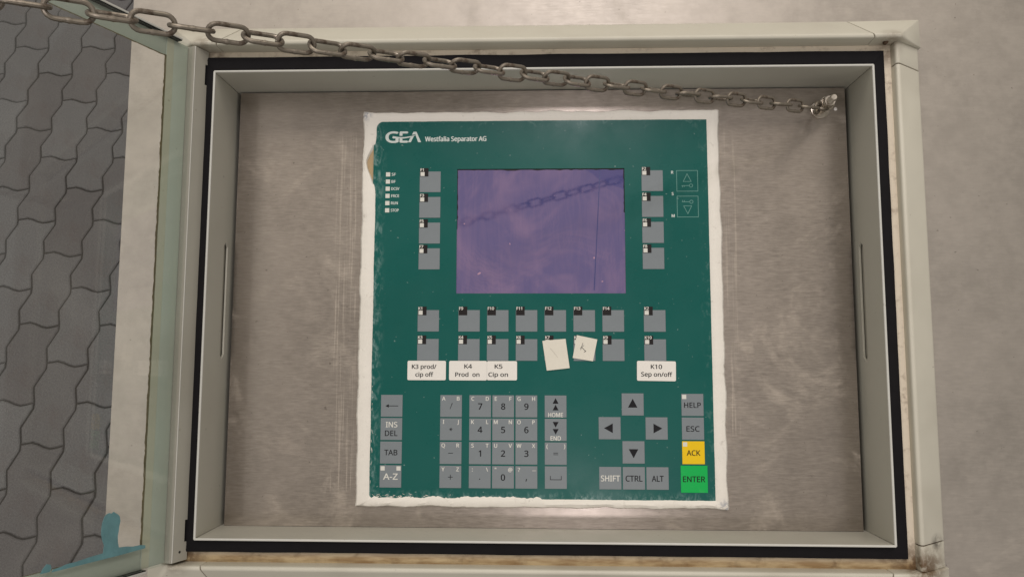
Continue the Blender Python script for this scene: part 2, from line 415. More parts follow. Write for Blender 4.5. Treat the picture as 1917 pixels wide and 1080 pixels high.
def text(mb, txt, h, cx, cy, z, bold=0.0, align='C', width=None):
    """cap height h mm; cy is the middle of the capitals; width forces the run length"""
    vs, fs = glyphs(txt); k = h / CAP
    x0 = min(v.x for v in vs); x1 = max(v.x for v in vs)
    sx = (width / (x1 - x0)) if width else k
    w = (x1 - x0) * sx; ox = cx - (w / 2 if align == 'C' else 0 if align == 'L' else w)
    yo = cy - h / 2; e = h * max(0.012, 0.03 + bold * 1.6)
    for q, (dx, dy) in enumerate(((0, 0), (e, 0), (-e, 0), (0, e * .7), (0, -e * .7))):      # heavier strokes: shifted overprints
        mb.add([(ox + (v.x - x0) * sx + dx, yo + v.y * k + dy, z + q * .004) for v in vs], fs)
    return mb

# ------------------------------------------------------------------ floor
ZF = -1272.3
floor = bpy.data.objects.new('floor', MB().box(-5500, 5500, -3500, 5500, ZF - 60, ZF - 3.6).mesh('floor', mSand)); COL.objects.link(floor)
floor['kind'] = 'structure'; floor['label'] = 'dark grey interlocking paved floor below the console'
O = Vector((-1773.8, 1515.3)); A = Vector((115.7, -2.2)); B = Vector((-3.3, -112.1))
EDGE = [(0, 0), (2.9, 0.147), (-14.8, 0.61)]
ENDW = [(0, 0), (0.12, 2.6), (0.25, 5.6), (0.40, 1.6), (0.55, -5.5), (0.70, -9.4), (0.86, -5.8)]
def edge(c, h0, n):
    out = []
    for k in range(n):
        for dx, f in EDGE: out.append(A * c + B * (h0 + k + f) + Vector((dx, 0)))
    return out
def endp(h): return [A * f + B * h + Vector((0, dy)) for f, dy in ENDW[1:]]
poly = edge(0, 0, 2) + [B * 2] + endp(2) + list(reversed(edge(1, 0, 2) + [A + B * 2])) + list(reversed(endp(0)))
cen = sum(poly, Vector((0, 0))) / len(poly)
def shrink(d):
    n = len(poly); out = []
    for i in range(n):
        e1 = (poly[i] - poly[i - 1]).normalized(); e2 = (poly[(i + 1) % n] - poly[i]).normalized()
        nn = (Vector((-e1.y, e1.x)) + Vector((-e2.y, e2.x)))
        nn = nn / max(nn.length_squared, 0.6) * 2
        out.append(poly[i] + nn * d - cen)
    return out
def area2(p): return sum(p[i].x * p[(i + 1) % len(p)].y - p[(i + 1) % len(p)].x * p[i].y for i in range(len(p)))
sgn = 1 if area2(poly) > 0 else -1
lo, mi, hi = shrink(2.0 * sgn), shrink(2.2 * sgn), shrink(5.0 * sgn)
n = len(poly); pm = MB()
vs = [(p.x, p.y, -60) for p in lo] + [(p.x, p.y, -2.6) for p in mi] + [(p.x, p.y, 0) for p in hi]
fs = [(i, (i + 1) % n, (i + 1) % n + n, i + n) for i in range(n)] + [(i + n, (i + 1) % n + n, (i + 1) % n + 2 * n, i + 2 * n) for i in range(n)] + [tuple(range(2 * n, 3 * n))]
if sgn < 0: fs = [tuple(reversed(f)) for f in fs]
pme = pm.add(vs, fs).mesh('paver', mPaver, smooth=True)
for c in range(-4, 12):
    for h in range(-4, 20):
        if (c + h) % 2: continue
        p = O + A * c + B * h + cen
        t = (1500 - p.y) / 1660          # strip of floor in view, about one paver wider all round
        if not (-1930 + 560 * t - 330 < p.x < -1400 + 420 * t + 330): continue
        o = bpy.data.objects.new('paver', pme); COL.objects.link(o); o.parent = floor
        o.location = (p.x * MM, p.y * MM, (ZF + random.uniform(-1.6, 0.8)) * MM)
        o.rotation_euler = (random.uniform(-.006, .006), random.uniform(-.006, .006), random.uniform(-.006, .006))

# ------------------------------------------------------------------ console
CT = 22.0
con = root('control_console', 'brushed stainless steel console with a sloping top holding the framed opening', 'console')
slotted(-377, 640, -420, 470, CT - 2.5, CT, [(-322, 322, -236, 240)]).build('top_sheet', mSteelTop, con)
MB().box(-376.5, -374.5, -419, 469, -1180, CT - 2.6).build('side_sheet', mSteelTop, con)
MB().box(637, 639, -419, 469, -1180, CT - 2.6).build('side_sheet', mSteelTop, con)
MB().box(-374, 636.5, -419.5, -417.5, -1080, CT - 2.6).build('front_sheet', mSteelTop, con)
MB().box(-374, 636.5, 467, 469, -1180, CT - 2.6).build('back_sheet', mSteelTop, con)
MB().box(-282.6, 279.6, -196.3, 200.6, -3.5, -1.5).build('recess_plate', mSteelWell, con)
MB().box(-300, 300, -215, 220, -28, -24).build('recess_liner', mDark, con)
# small fixing screw heads and paint flecks on the recess plate
for (x, y) in ((270.5, 180.5),):
    MB().lathe(x, y, [(1.6, -1.5), (1.6, -1.1), (0.8, -0.7)], 12).build('paint_drip', mStick, con, smooth=True)

# ------------------------------------------------------------------ window frame
fr = root('window_frame', 'cream painted aluminium surround with black rubber seal set into the steel console', 'window frame')
LX0, LX1, LY0, LY1, LZ = -286.6, 283.8, -196.6, 202.0, 45.6
T = 1.6
def lipwall(name, side):
    mb = MB(); g = 0.25
    if side in 'LR':
        x = LX0 if side == 'L' else LX1; d = -T if side == 'L' else T
        ys = [(LY0 - T + g, LY0 + g), (LY1 + T - g, LY1 - g)]
        # opening: slot near the foot of the wall
        s0, s1, z0, z1 = (-49, 57, 4.6, 13.0) if side == 'L' else (-50, 56, 4.2, 12.6)
        def piece(y0o, y0i, y1o, y1i, za, zb):
            xo = x + d
            pts = [(x, y0i, za), (x, y1i, za), (xo, y1o, za), (xo, y0o, za), (x, y0i, zb), (x, y1i, zb), (xo, y1o, zb), (xo, y0o, zb)]
            mb.hull(pts)
        a_o, a_i, b_o, b_i = ys[0][0], ys[0][1], ys[1][0], ys[1][1]
        piece(a_o, a_i, b_o, b_i, -24, z0); piece(a_o, a_i, b_o, b_i, z1, LZ)
        piece(a_o, a_i, s0, s0, z0, z1); piece(s1, s1, b_o, b_i, z0, z1)
        zm = (z0 + z1) / 2; r = (z1 - z0) / 2
        for (yy, sg) in ((s0, 1), (s1, -1)):                       # rounded slot ends
            for sz in (-1, 1):
                pts = [(yy, zm + sz * r)] + [(yy + sg * (r - r * math.cos(t)), zm + sz * r * math.sin(t)) for t in (0, .4, .8, 1.2, 1.57)]
                mb.hull([(xx, py, pz) for xx in (x, x + d) for (py, pz) in pts])
    else:
        y = LY0 if side == 'B' else LY1; d = -T if side == 'B' else T
        x0, x1 = LX0 + g, LX1 - g; xo0, xo1 = LX0 - T + g, LX1 + T - g
        mb.hull([(x0, y, -24), (x1, y, -24), (xo1, y + d, -24), (xo0, y + d, -24), (x0, y, LZ), (x1, y, LZ), (xo1, y + d, LZ), (xo0, y + d, LZ)])
    o = mb.build(name, mLip, fr, smooth=True)
    if side in 'LR':
        xx = (x + d * 1.0) + (-1.2 if side == 'L' else 1.2)
        MB().box(min(xx, xx + d), max(xx, xx + d), -53, 61, 1, 17).build('slot_backing', mDoor, o)
    return o
for s_ in 'LRTB': lipwall('lip_wall', s_)
# thin rolled bright edge on the lip
def ringpath(x0, x1, y0, y1, z): return [(x0, y0, z), (x1, y0, z), (x1, y1, z), (x0, y1, z)]
for a, b in (((LX0 - .8, LY1 + .8), (LX1 + .8, LY1 + .8)), ((LX0 - .8, LY0 - .8), (LX1 + .8, LY0 - .8)), ((LX0 - .8, LY0 - .8), (LX0 - .8, LY1 + .8)), ((LX1 + .8, LY0 - .8), (LX1 + .8, LY1 + .8))):
    MB().tube([(a[0], a[1], LZ), (b[0], b[1], LZ)], 1.0, 8).build('lip_edge', mDoorEdge, fr, smooth=True)
# channel floor, four strips
CZ = 37.5
chan = slotted(-306, 306, -219.5, 225.5, CZ - 3, CZ, [(LX0 - T - .3, LX1 + T + .3, LY0 - T - .3, LY1 + T + .3)])
chan.build('seal_channel', mChan, fr)
def strip(name, pts_in, pts_out, z0, z1, mat):
    """a seal side: wavy long strip between two lines"""
    (ax, ay), (bx, by) = pts_in; (cx, cy), (dx, dy) = pts_out; mb = MB(); N = 40; vs = []
    for i in range(N + 1):
        t = i / N
        w1 = noise.noise(Vector((ax * .01 + i * .25, ay * .01, 1))) * .35; w2 = noise.noise(Vector((cx * .01 + i * .35, cy * .01, 5))) * .5
        ix, iy = ax + (bx - ax) * t, ay + (by - ay) * t; ox, oy = cx + (dx - cx) * t, cy + (dy - cy) * t
        n_ = Vector((ox - ix, oy - iy)).normalized()
        ox += n_.x * w2; oy += n_.y * w2
        mx, my = (ix * .5 + ox * .5), (iy * .5 + oy * .5)
        vs += [(ix, iy, z0), (ix, iy, z1 - .8 + w1), (mx, my, z1 + w1), (ox, oy, z1 - 1.2 + w1), (ox, oy, z0)]
    fs = []
    for i in range(N):
        for j in range(5):
            a = i * 5 + j; b = i * 5 + (j + 1) % 5; fs.append((a, a + 5, b + 5, b))
    fs += [(4, 3, 2, 1, 0), tuple(N * 5 + j for j in range(5))]
    bm = MB().add(vs, fs); o = bm.build(name, mat, fr, smooth=True)
    b2 = bmesh.new(); b2.from_mesh(o.data); bmesh.ops.recalc_face_normals(b2, faces=b2.faces); b2.to_mesh(o.data); b2.free(); return o
gi = (LX0 - T - 1.3, LX1 + T + 1.3, LY0 - T - 1.3, LY1 + T + 1.3); go = (-298.5, 296.5, -208.6, 217.6)
strip('rubber_seal', [(gi[0], gi[3]), (gi[1], gi[3])], [(go[0], go[3]), (go[1], go[3])], CZ - .5, 42.0, mRubber)
strip('rubber_seal', [(gi[0], gi[2]), (gi[1], gi[2])], [(go[0], go[2]), (go[1], go[2])], CZ - .5, 42.0, mRubber)
strip('rubber_seal', [(gi[0], gi[2]), (gi[0], gi[3])], [(go[0], go[2]), (go[0], go[3])], CZ - .5, 41.6, mRubber)
strip('rubber_seal', [(gi[1], gi[2]), (gi[1], gi[3])], [(go[1], go[2]), (go[1], go[3])], CZ - .5, 41.6, mRubber)
# profile bars with separate corner pieces
def pro(inner, outer, crest, sg):
    """(across, z) section, inner wall to outer foot"""
    w = outer - inner
    return [(inner, CT + .4), (inner, crest - 2.2), (inner + .6 * sg, crest - .7), (inner + 2.2 * sg, crest), (inner + 3.6 * sg, crest - .3), (outer - 2 * sg, 31), (outer - .3 * sg, 29), (outer, CT + .4)]
YT, YB, XR, XL = 223.6, -217.4, 303.6, -303.6
YTo, YBo, XRo, XLo = 250.0, -246.0, 332.0, -332.0
pT = pro(YT, YTo, 54.5, 1); pB = pro(YB, YBo, 51, -1); pR = pro(XR, XRo, 46.5, 1); pL = pro(XL, XLo, 46.5, -1)
def sectx(p, x, dx=0):          # dx: skew of the joint from inner to outer
    w = p[-1][0] - p[0][0]
    return [(x + dx * (a - p[0][0]) / w, a, z) for a, z in p]
def secty(p, y, dy=0):
    w = p[-1][0] - p[0][0]
    return [(a, y + dy * (a - p[0][0]) / w, z) for a, z in p]
g = 0.45
def bar(name, pts): return MB().hull(pts).build(name, mBar, fr, bevel=0.5)
jx = 284.0
bar('profile_bar', sectx(pT, -jx + g, 13) + sectx(pT, jx - g, -13))
bar('profile_bar', sectx(pB, -jx + g + 4, 10) + sectx(pB, jx - g - 4, -10))
bar('profile_bar', secty(pR, 204 - g, -1) + secty(pR, -197 + g, 1))
bar('profile_bar', secty(pL, 204 - g, -1) + secty(pL, -197 + g, 1))
for sg in (1, -1):
    for p, yin, yout in ((pT, YT, YTo), (pB, YB, YBo)):
        j = jx + g - (4 if p is pB else 0); sk = -13 if p is pT else -10
        xe = XRo + 1.2
        pts = sectx(p, sg * j, sg * sk) + sectx(p, sg * 306) + [(sg * xe, yin, CT + .4), (sg * xe, yout, CT + .4), (sg * xe, yin, 31.5), (sg * xe, yout, 30)]
        bar('corner_cap', pts)
    pp = pR if sg > 0 else pL
    bar('corner_cap', secty(pp, 204 + g, -1) + secty(pp, YT - .2))
    bar('corner_cap', secty(pp, -197 - g, 1) + secty(pp, YB + .2))
# grime filling the joints
def shr(p, d): return [(a + (d if i < 4 else -d) * (1 if p[-1][0] > p[0][0] else -1), z - d) for i, (a, z) in enumerate(p)]
for p, yv in ((pT, 1), (pB, -1)):
    for sg in (1, -1): MB().hull(sectx(shr(p, .9), sg * (jx - 22)) + sectx(shr(p, .9), sg * (jx + 8))).build('joint_grime', mCore, fr)
for p in (pR, pL):
    for a, b in ((198, 210), (-203, -191)): MB().hull(secty(shr(p, .9), a) + secty(shr(p, .9), b)).build('joint_grime', mCore, fr)
MB().lathe(296, 222.9, [(1.9, 44), (1.9, 47)], 12).build('drain_plug', mCore, fr)

# ------------------------------------------------------------------ operator panel
op = root('operator_panel', 'green operator panel with display and grey membrane keys in the recess', 'control panel')
SX0, SX1, SY0, SY1 = -76.9, 76.7, 10.8, 126.0
slotted(-155, 155, -174, 174, -1.4, 0, [(SX0, SX1, SY0, SY1)]).build('faceplate', mFace, op)
scr = MB().box(SX0 - 1, SX1 + 1, SY0 - 1, SY1 + 1, -2.2, -0.7).build('screen', mScreen, op)
MB().stroke([(54.5, 124.5), (52.6, 90), (50.4, 50), (48.2, 14)], 0.8, -0.66).build('screen_line', mScrLine, scr)  # thin dark line down the display, drawn as a flat strip
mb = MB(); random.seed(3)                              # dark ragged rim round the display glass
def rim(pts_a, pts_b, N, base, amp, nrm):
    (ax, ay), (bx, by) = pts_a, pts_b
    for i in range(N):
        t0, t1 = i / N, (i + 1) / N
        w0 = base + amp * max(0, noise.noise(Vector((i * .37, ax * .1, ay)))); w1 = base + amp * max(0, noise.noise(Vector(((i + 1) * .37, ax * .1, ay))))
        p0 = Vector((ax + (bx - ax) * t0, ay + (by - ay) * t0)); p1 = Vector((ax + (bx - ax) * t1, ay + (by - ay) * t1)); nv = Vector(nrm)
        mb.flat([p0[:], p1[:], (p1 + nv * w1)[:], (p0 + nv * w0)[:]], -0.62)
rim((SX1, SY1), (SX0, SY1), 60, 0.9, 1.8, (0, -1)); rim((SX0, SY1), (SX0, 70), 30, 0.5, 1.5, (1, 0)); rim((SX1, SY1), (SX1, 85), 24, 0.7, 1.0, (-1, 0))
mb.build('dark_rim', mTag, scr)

KEYME = MB().box(-9.7, 9.7, -9.7, 9.7, 0.02, 0.32).mesh('key', mKey, bevel=0.12, bseg=1)
KEYY = MB().box(-9.8, 9.8, -9.9, 9.9, 0.02, 0.32).mesh('key', mKeyY, bevel=0.12, bseg=1)
KEYG = MB().box(-11.7, 11.7, -11.65, 11.65, 0.02, 0.32).mesh('key', mKeyG, bevel=0.12, bseg=1)
TAGME = MB().box(-3.85, 3.85, -3.9, 3.9, 0.02, 0.42).mesh('tag', mTag)
LEDME = MB().box(-1.85, 1.85, -1.85, 1.85, 0.02, 0.50).mesh('indicator', mWhite)
LEDBIG = MB().box(-1.95, 1.95, -1.95, 1.95, 0.02, 0.2).mesh('indicator', mWhite)
ZK = 0.40
def key(x, y, me=KEYME): return link('key', me, op, (x, y, 0))
def legend(k, mb, mat=None): return mb.build('legend', mat or mInk, k)
def fkey(x, y, name, led=True):
    k = key(x, y)
    tg = link('tag', TAGME, k, (-5.55, 8.9, 0))
    if led: link('indicator', LEDME, k, (-7.1, 7.3, 0))
    mb = MB(); text(mb, name, 2.6, -9.0, 11.2, 0.47, 0.012, 'L')
    mb.build('legend', mWhite, k)
    return k
YF = (114.1, 90.2, 66.3, 42.5)
for i, y in enumerate(YF):
    fkey(-101.9, y, 'F%d' % (2 * i + 1)); fkey(101.9, y, 'F%d' % (2 * i + 2))
XK = (-64.9, -38.9, -12.9, 13.0, 39.0, 65.0)
fkey(-101.9, -14.0, 'K1'); fkey(102.1, -14.0, 'K2'); fkey(-101.9, -40.1, 'K3'); fkey(102.1, -40.1, 'K10')
for i, x in enumerate(XK):
    fkey(x, -14.0, 'F%d' % (9 + i), False); fkey(x, -40.1, 'K%d' % (4 + i))
# status lamps
for i, s in enumerate(('SF', 'BF', 'DCSV', 'FRCE', 'RUN', 'STOP')):
    y = 121.3 - 6.73 * i
    l_ = link('indicator', LEDBIG, op, (-141.1 - .05 * i, y, 0))
    mb = MB(); text(mb, s, 2.5, 3.4, 0, 0.12, 0.008, 'L', width={2: 3.6, 4: 7.3, 3: 6.2}[len(s)])
    mb.build('legend', mLogo, l_)
# key switch pictograms
for y, up in ((113.8, 1), (90.0, -1)):
    f = MB().stroke([(-9.5, -9.6), (9.5, -9.6), (9.5, 9.6), (-9.5, 9.6)], 0.42, 0.06, True).build('key_outline', mPale, op); f.location = (133.7 * MM, y * MM, 0)
    mb = MB(); d = up
    mb.stroke([(-3.6, -0.6 * d), (3.6, -0.6 * d), (0, 6.6 * d)], 0.42, 0.06, True)
    mb.ring(3.4, -4.4 * d, 1.5, 0.42, 0.06); mb.stroke([(1.8, -4.4 * d), (-5.0, -4.4 * d)], 0.42, 0.06); mb.stroke([(-4.4, -4.4 * d), (-4.4, -5.8 * d)], 0.42, 0.07); mb.stroke([(-2.9, -4.4 * d), (-2.9, -5.6 * d)], 0.42, 0.08)
    mb.build('legend', mPale, f)
mb = MB()
for s, x, y in (('R', 120.3, 121.8), ('S', 120.3, 101.9), ('M', 120.4, 81.6)): text(mb, s, 2.6, x, y, 0.06, 0.012)
mb.build('legend', mLogo, op)
# maker's name
mb = MB(); LXo, LYo = -143.7, 151.7; W_ = 32.6
text(mb, 'G', 9.9, LXo, LYo + 4.95, 0.06, 0.020, 'L', 11.2); text(mb, 'E', 9.9, LXo + 13.2, LYo + 4.95, 0.06, 0.020, 'L', 6.8)
# A without its bar: two legs
mb.flat([(LXo + 20.6, LYo), (LXo + 23.2, LYo), (LXo + 28.0, LYo + 9.9), (LXo + 25.6, LYo + 9.9)], 0.06)
mb.flat([(LXo + 30.0, LYo), (LXo + 32.8, LYo), (LXo + 28.4, LYo + 9.9), (LXo + 26.4, LYo + 9.9)], 0.065)
mb.build('maker_logo', mLogo, op)
def swoosh(w, off, z, mat, name):
    m = MB(); N = 24; top = []; bot = []
    for i in range(N + 1):
        t = i / N; x = LXo + 6.0 + 21.5 * t; y = LYo + 6.0 - 2.0 * math.sin(math.pi * t ** .9) + .5 * t + off
        th = w * math.sin(math.pi * min(1, max(0, t))) ** .6 * .5 + .05
        top.append((x, y + th)); bot.append((x, y - th))
    for i in range(N): m.flat([bot[i], bot[i + 1], top[i + 1], top[i]], z)
    return m.build(name, mat, op)
swoosh(2.6, 0.6, 0.10, mFace, 'logo_gap'); swoosh(1.2, 0.0, 0.14, mLogo, 'maker_logo')
mb = MB(); text(mb, 'Westfalia Separator AG', 4.3, -107.1, 154.6, 0.06, 0.016, 'L', 56.7); mb.build('maker_name', mLogo, op)

def tri(mb, cx, cy, r, ang, z=ZK, w=1.0):
    pts = [(cx + r * math.cos(ang), cy + r * math.sin(ang))]
    for s in (1, -1):
        pts.append((cx - r * .55 * math.cos(ang) + s * r * .82 * w * -math.sin(ang), cy - r * .55 * math.sin(ang) + s * r * .82 * w * math.cos(ang)))
    mb.flat(pts, z)
YR = (-90.2, -110.7, -131.4, -152.2); XC = (-133.8, -80.4, -54.3, -33.7, -13.0, 13.0)
# left column
k = key(XC[0], YR[0]); m = MB().stroke([(5.6, -.1), (-3, -.1)], 0.55, ZK); m.flat([(-5.6, -.1), (-2.6, 1.4), (-2.6, -1.6)], ZK + .01); legend(k, m)
k = key(XC[0], YR[1]); legend(k, text(MB(), 'INS', 4.7, 0.2, 3.9, ZK, -0.004), mWhite); legend(k, text(MB(), 'DEL', 4.7, 0, -3.7, ZK, -0.006))
k = key(XC[0], YR[2]); legend(k, text(MB(), 'TAB', 4.7, 0, 0.1, ZK, -0.006, width=11.6))
k = key(XC[0], YR[3]); legend(k, text(MB(), 'A-Z', 5.2, 0, -0.1, ZK, 0.0, width=12.8), mWhite)
for s in (-1, 1): link('indicator', LEDME, k, (s * 7.1, 7.0, -0.1))
grid = [['/', 'AB'], ['*', 'IJ'], ['-', 'QR'], ['+', 'YZ']], [['7', 'CD'], ['4', 'KL'], ['1', 'ST'], ['.', ':\\']], [['8', 'EF'], ['5', 'MN'], ['2', 'UV'], ['0', '"@']], [['9', 'GH'], ['6', 'OP'], ['3', 'WX'], [',', '?_']]
for ci, colm in enumerate(grid):
    for ri, (mid, cor) in enumerate(colm):
        k = key(XC[ci + 1], YR[ri]); m = MB()
        if mid == '-': m.stroke([(-1.9, -.2), (1.9, -.2)], 0.5, ZK)
        elif mid == '+': m.stroke([(-1.9, -.2), (1.9, -.2)], 0.5, ZK).stroke([(0, -2.1), (0, 1.7)], 0.5, ZK + .01)
        elif mid == '/': m.stroke([(-0.8, -2.4), (1.0, 2.4)], 0.45, ZK).stroke([(1.0, 2.4), (.6, 1.4)], 0.6, ZK + .02)
        elif mid == '*':
            for a in (0, 60, 120): m.stroke([(-1.3 * math.cos(math.radians(a)), -1.3 * math.sin(math.radians(a))), (1.3 * math.cos(math.radians(a)), 1.3 * math.sin(math.radians(a)))], 0.42, ZK + a * .0001)
        elif mid == '.': m.flat([(-.5, -2.2), (.4, -2.2), (.4, -1.3), (-.5, -1.3)], ZK)
        elif mid == ',': m.flat([(-.7, -3.6), (-.1, -3.6), (.7, -1.4), (-.3, -1.4)], ZK)
        else: text(m, mid, 5.3, 0, -0.2, ZK, 0.002)
        legend(k, m)
        m = MB()
        for j, ch in enumerate(cor):
            if ch == '_': m.stroke([(5.4, 5.8), (8.2, 5.8)], 0.4, ZK)
            else: text(m, ch, 3.3, (-6.6, 6.4)[j], 6.6, ZK, 0.002)
        legend(k, m, mWhite)
k = key(XC[5], YR[0]); m = MB(); tri(m, 0, 4.2, 3.2, math.pi / 2); tri(m, 0, -1.6, 3.2, math.pi / 2); legend(k, m); legend(k, text(MB(), 'HOME', 3.7, 0, -7.4, ZK, 0.0, width=13), mWhite)
k = key(XC[5], YR[1]); m = MB(); tri(m, 0, 5.2, 3.2, -math.pi / 2); tri(m, 0, -1.0, 3.2, -math.pi / 2); legend(k, m); legend(k, text(MB(), 'END', 3.7, 0, -7.4, ZK, 0.0, width=9), mWhite)
k = key(XC[5], YR[2]); legend(k, MB().stroke([(-1.9, .5), (1.9, .5)], 0.45, ZK).stroke([(-1.9, -.9), (1.9, -.9)], 0.45, ZK)); m = MB(); text(m, '(', 3.4, -7.6, 6.4, ZK); text(m, ')', 3.4, 7.8, 6.4, ZK); legend(k, m, mWhite)
k = key(XC[5], YR[3]); legend(k, MB().stroke([(-4.8, 1.2), (-4.8, -1.8), (4.8, -1.8), (4.8, 1.2)], 0.5, ZK))
# cursor keys
for x, y, a in ((81.4, -88.1, 90), (60.8, -109.0, 180), (102.2, -109.0, 0), (81.6, -129.9, -90)):
    k = key(x, y); m = MB(); tri(m, 0, 0, 5.0, math.radians(a), ZK, 1.02); legend(k, m)
for x, s, w in ((60.9, 'SHIFT', 16.6), (81.6, 'CTRL', 14.6), (102.3, 'ALT', 10.2)):
    k = key(x, -152.3); legend(k, text(MB(), s, 4.9, 0.1, -0.2, ZK, -0.002, width=w), mWhite if s == 'SHIFT' else mInk)
k = key(134.1, -88.3); legend(k, text(MB(), 'HELP', 4.5, 0, -0.2, ZK, -0.004, width=14.6)); link('indicator', LEDME, k, (-7.2, 7.0, -0.1))
k = key(134.1, -109.0); legend(k, text(MB(), 'ESC', 4.6, 0, -0.2, ZK, -0.004, width=11.4))
k = key(134.1, -129.9, KEYY); legend(k, text(MB(), 'ACK', 4.6, 0, -0.2, ZK, -0.004, width=11.8)); link('indicator', LEDME, k, (-7.2, 7.2, -0.12))
k = key(134.3, -152.7, KEYG); legend(k, text(MB(), 'ENTER', 4.8, -0.2, 0, ZK, -0.002, width=19.2))

# ------------------------------------------------------------------ stickers and paper
def rrect(x0, x1, y0, y1, r):
    out = []
    for cx, cy, a0 in ((x1 - r, y1 - r, 0), (x0 + r, y1 - r, 90), (x0 + r, y0 + r, 180), (x1 - r, y0 + r, 270)):
        for a in (0, 30, 60, 90): t = math.radians(a0 + a); out.append((cx + r * math.cos(t), cy + r * math.sin(t)))
    return out
G = 'printed name stickers on the operator panel'
def sticker(x0, x1, y0, y1, lines, label, rot=0, r=1.2, z=0.34):
    cx, cy = (x0 + x1) / 2, (y0 + y1) / 2; w, h = x1 - x0, y1 - y0
    o = MB().prism(rrect(-w / 2, w / 2, -h / 2, h / 2, r), 0, 0.16).build('sticker', mStick); o.location = (cx * MM, cy * MM, z * MM); o.rotation_euler.z = rot
    for s, x, y, wd in lines: text(MB(), s, 3.7, x, y, 0.2, 0.006, 'C', wd).build('print', mInk, o)
    tag(o, label, 'sticker', G)
sticker(-120.1, -85.4, -67.3, -50.0, [('K3 prod/', -2.3, 3.4, 22), ('cip off', -2.0, -3.6, 16)], 'white sticker reading K3 prod/ cip off below key K3')
sticker(-82.5, -48.5, -67.4, -50.0, [('K4', 0.2, 3.8, 6.8), ('Prod  on', -0.5, -3.5, 21.6)], 'white sticker reading K4 Prod on below key K4')
sticker(-48.4, -21.4, -67.2, -50.1, [('K5', -3.1, 3.7, 6.8), ('Cip on', -3.4, -3.5, 17.4)], 'white sticker reading K5 Cip on below key K5')
sticker(85.6, 120.1, -67.4, -49.8, [('K10', 0, 3.8, 9.8), ('Sep on/off', 0.2, -3.0, 27.4)], 'white sticker reading K10 Sep on/off below key K10', -0.012)
def note(pts, marks, label, mat):
    cx = sum(p[0] for p in pts) / 4; cy = sum(p[1] for p in pts) / 4
    mb = MB(); N = 8; vs = []                                      # slightly curled paper
    for i in range(N + 1):
        for j in range(N + 1):
            u, v = i / N, j / N
            x = (pts[0][0] * (1 - u) + pts[1][0] * u) * (1 - v) + (pts[3][0] * (1 - u) + pts[2][0] * u) * v
            y = (pts[0][1] * (1 - u) + pts[1][1] * u) * (1 - v) + (pts[3][1] * (1 - u) + pts[2][1] * u) * v
            z = 0.62 + 0.5 * max(0, v - .55) ** 2 * 4 + .15 * (u - .5) ** 2
            vs.append((x - cx, y - cy, z))
    M_ = N + 1; k = len(vs); vs += [(a, b, c - .14) for a, b, c in vs]; fs = []
    for i in range(N):
        for j in range(N):
            q = (i * M_ + j, i * M_ + j + 1, (i + 1) * M_ + j + 1, (i + 1) * M_ + j); fs += [q, tuple(reversed([a + k for a in q]))]
    bd = [(i * M_, (i + 1) * M_) for i in range(N)] + [(N * M_ + j, N * M_ + j + 1) for j in range(N)] + [((i + 1) * M_ + N, i * M_ + N) for i in range(N)] + [(j + 1, j) for j in range(N)]
    fs += [(a, b, b + k, a + k) for a, b in bd]
    o = mb.add(vs, fs).build('paper_note', mPaper, smooth=True); o.location = (cx * MM, cy * MM, 0)
    b2 = bmesh.new(); b2.from_mesh(o.data); bmesh.ops.recalc_face_normals(b2, faces=b2.faces); b2.to_mesh(o.data); b2.free()
    m = MB()
    for st, w in marks: m.stroke([(a - cx, b - cy) for a, b in st], w, 0.80)
    m.build('pencil_mark', mat, o)
    tag(o, label, 'paper')
note([(1.3, -32.0), (22.1, -30.1), (25.7, -56.2), (5.2, -58.5)], [([(8.5, -38.8), (11.5, -42.2), (14.8, -46.5)], 0.3)], 'blank cream paper slip stuck over key K7', mFaint)
note([(32.3, -26.8), (50.6, -30.6), (46.5, -50.1), (28.4, -47.2)], [([(37.6, -34.0), (35.6, -39.8)], 0.45), ([(38.6, -36.0), (35.2, -38.4)], 0.35), ([(36.6, -37.6), (38.2, -39.4), (40.2, -41.2), (38.9, -41.8)], 0.55)], 'cream paper slip with a pencilled letter stuck over key K8', mPencil)

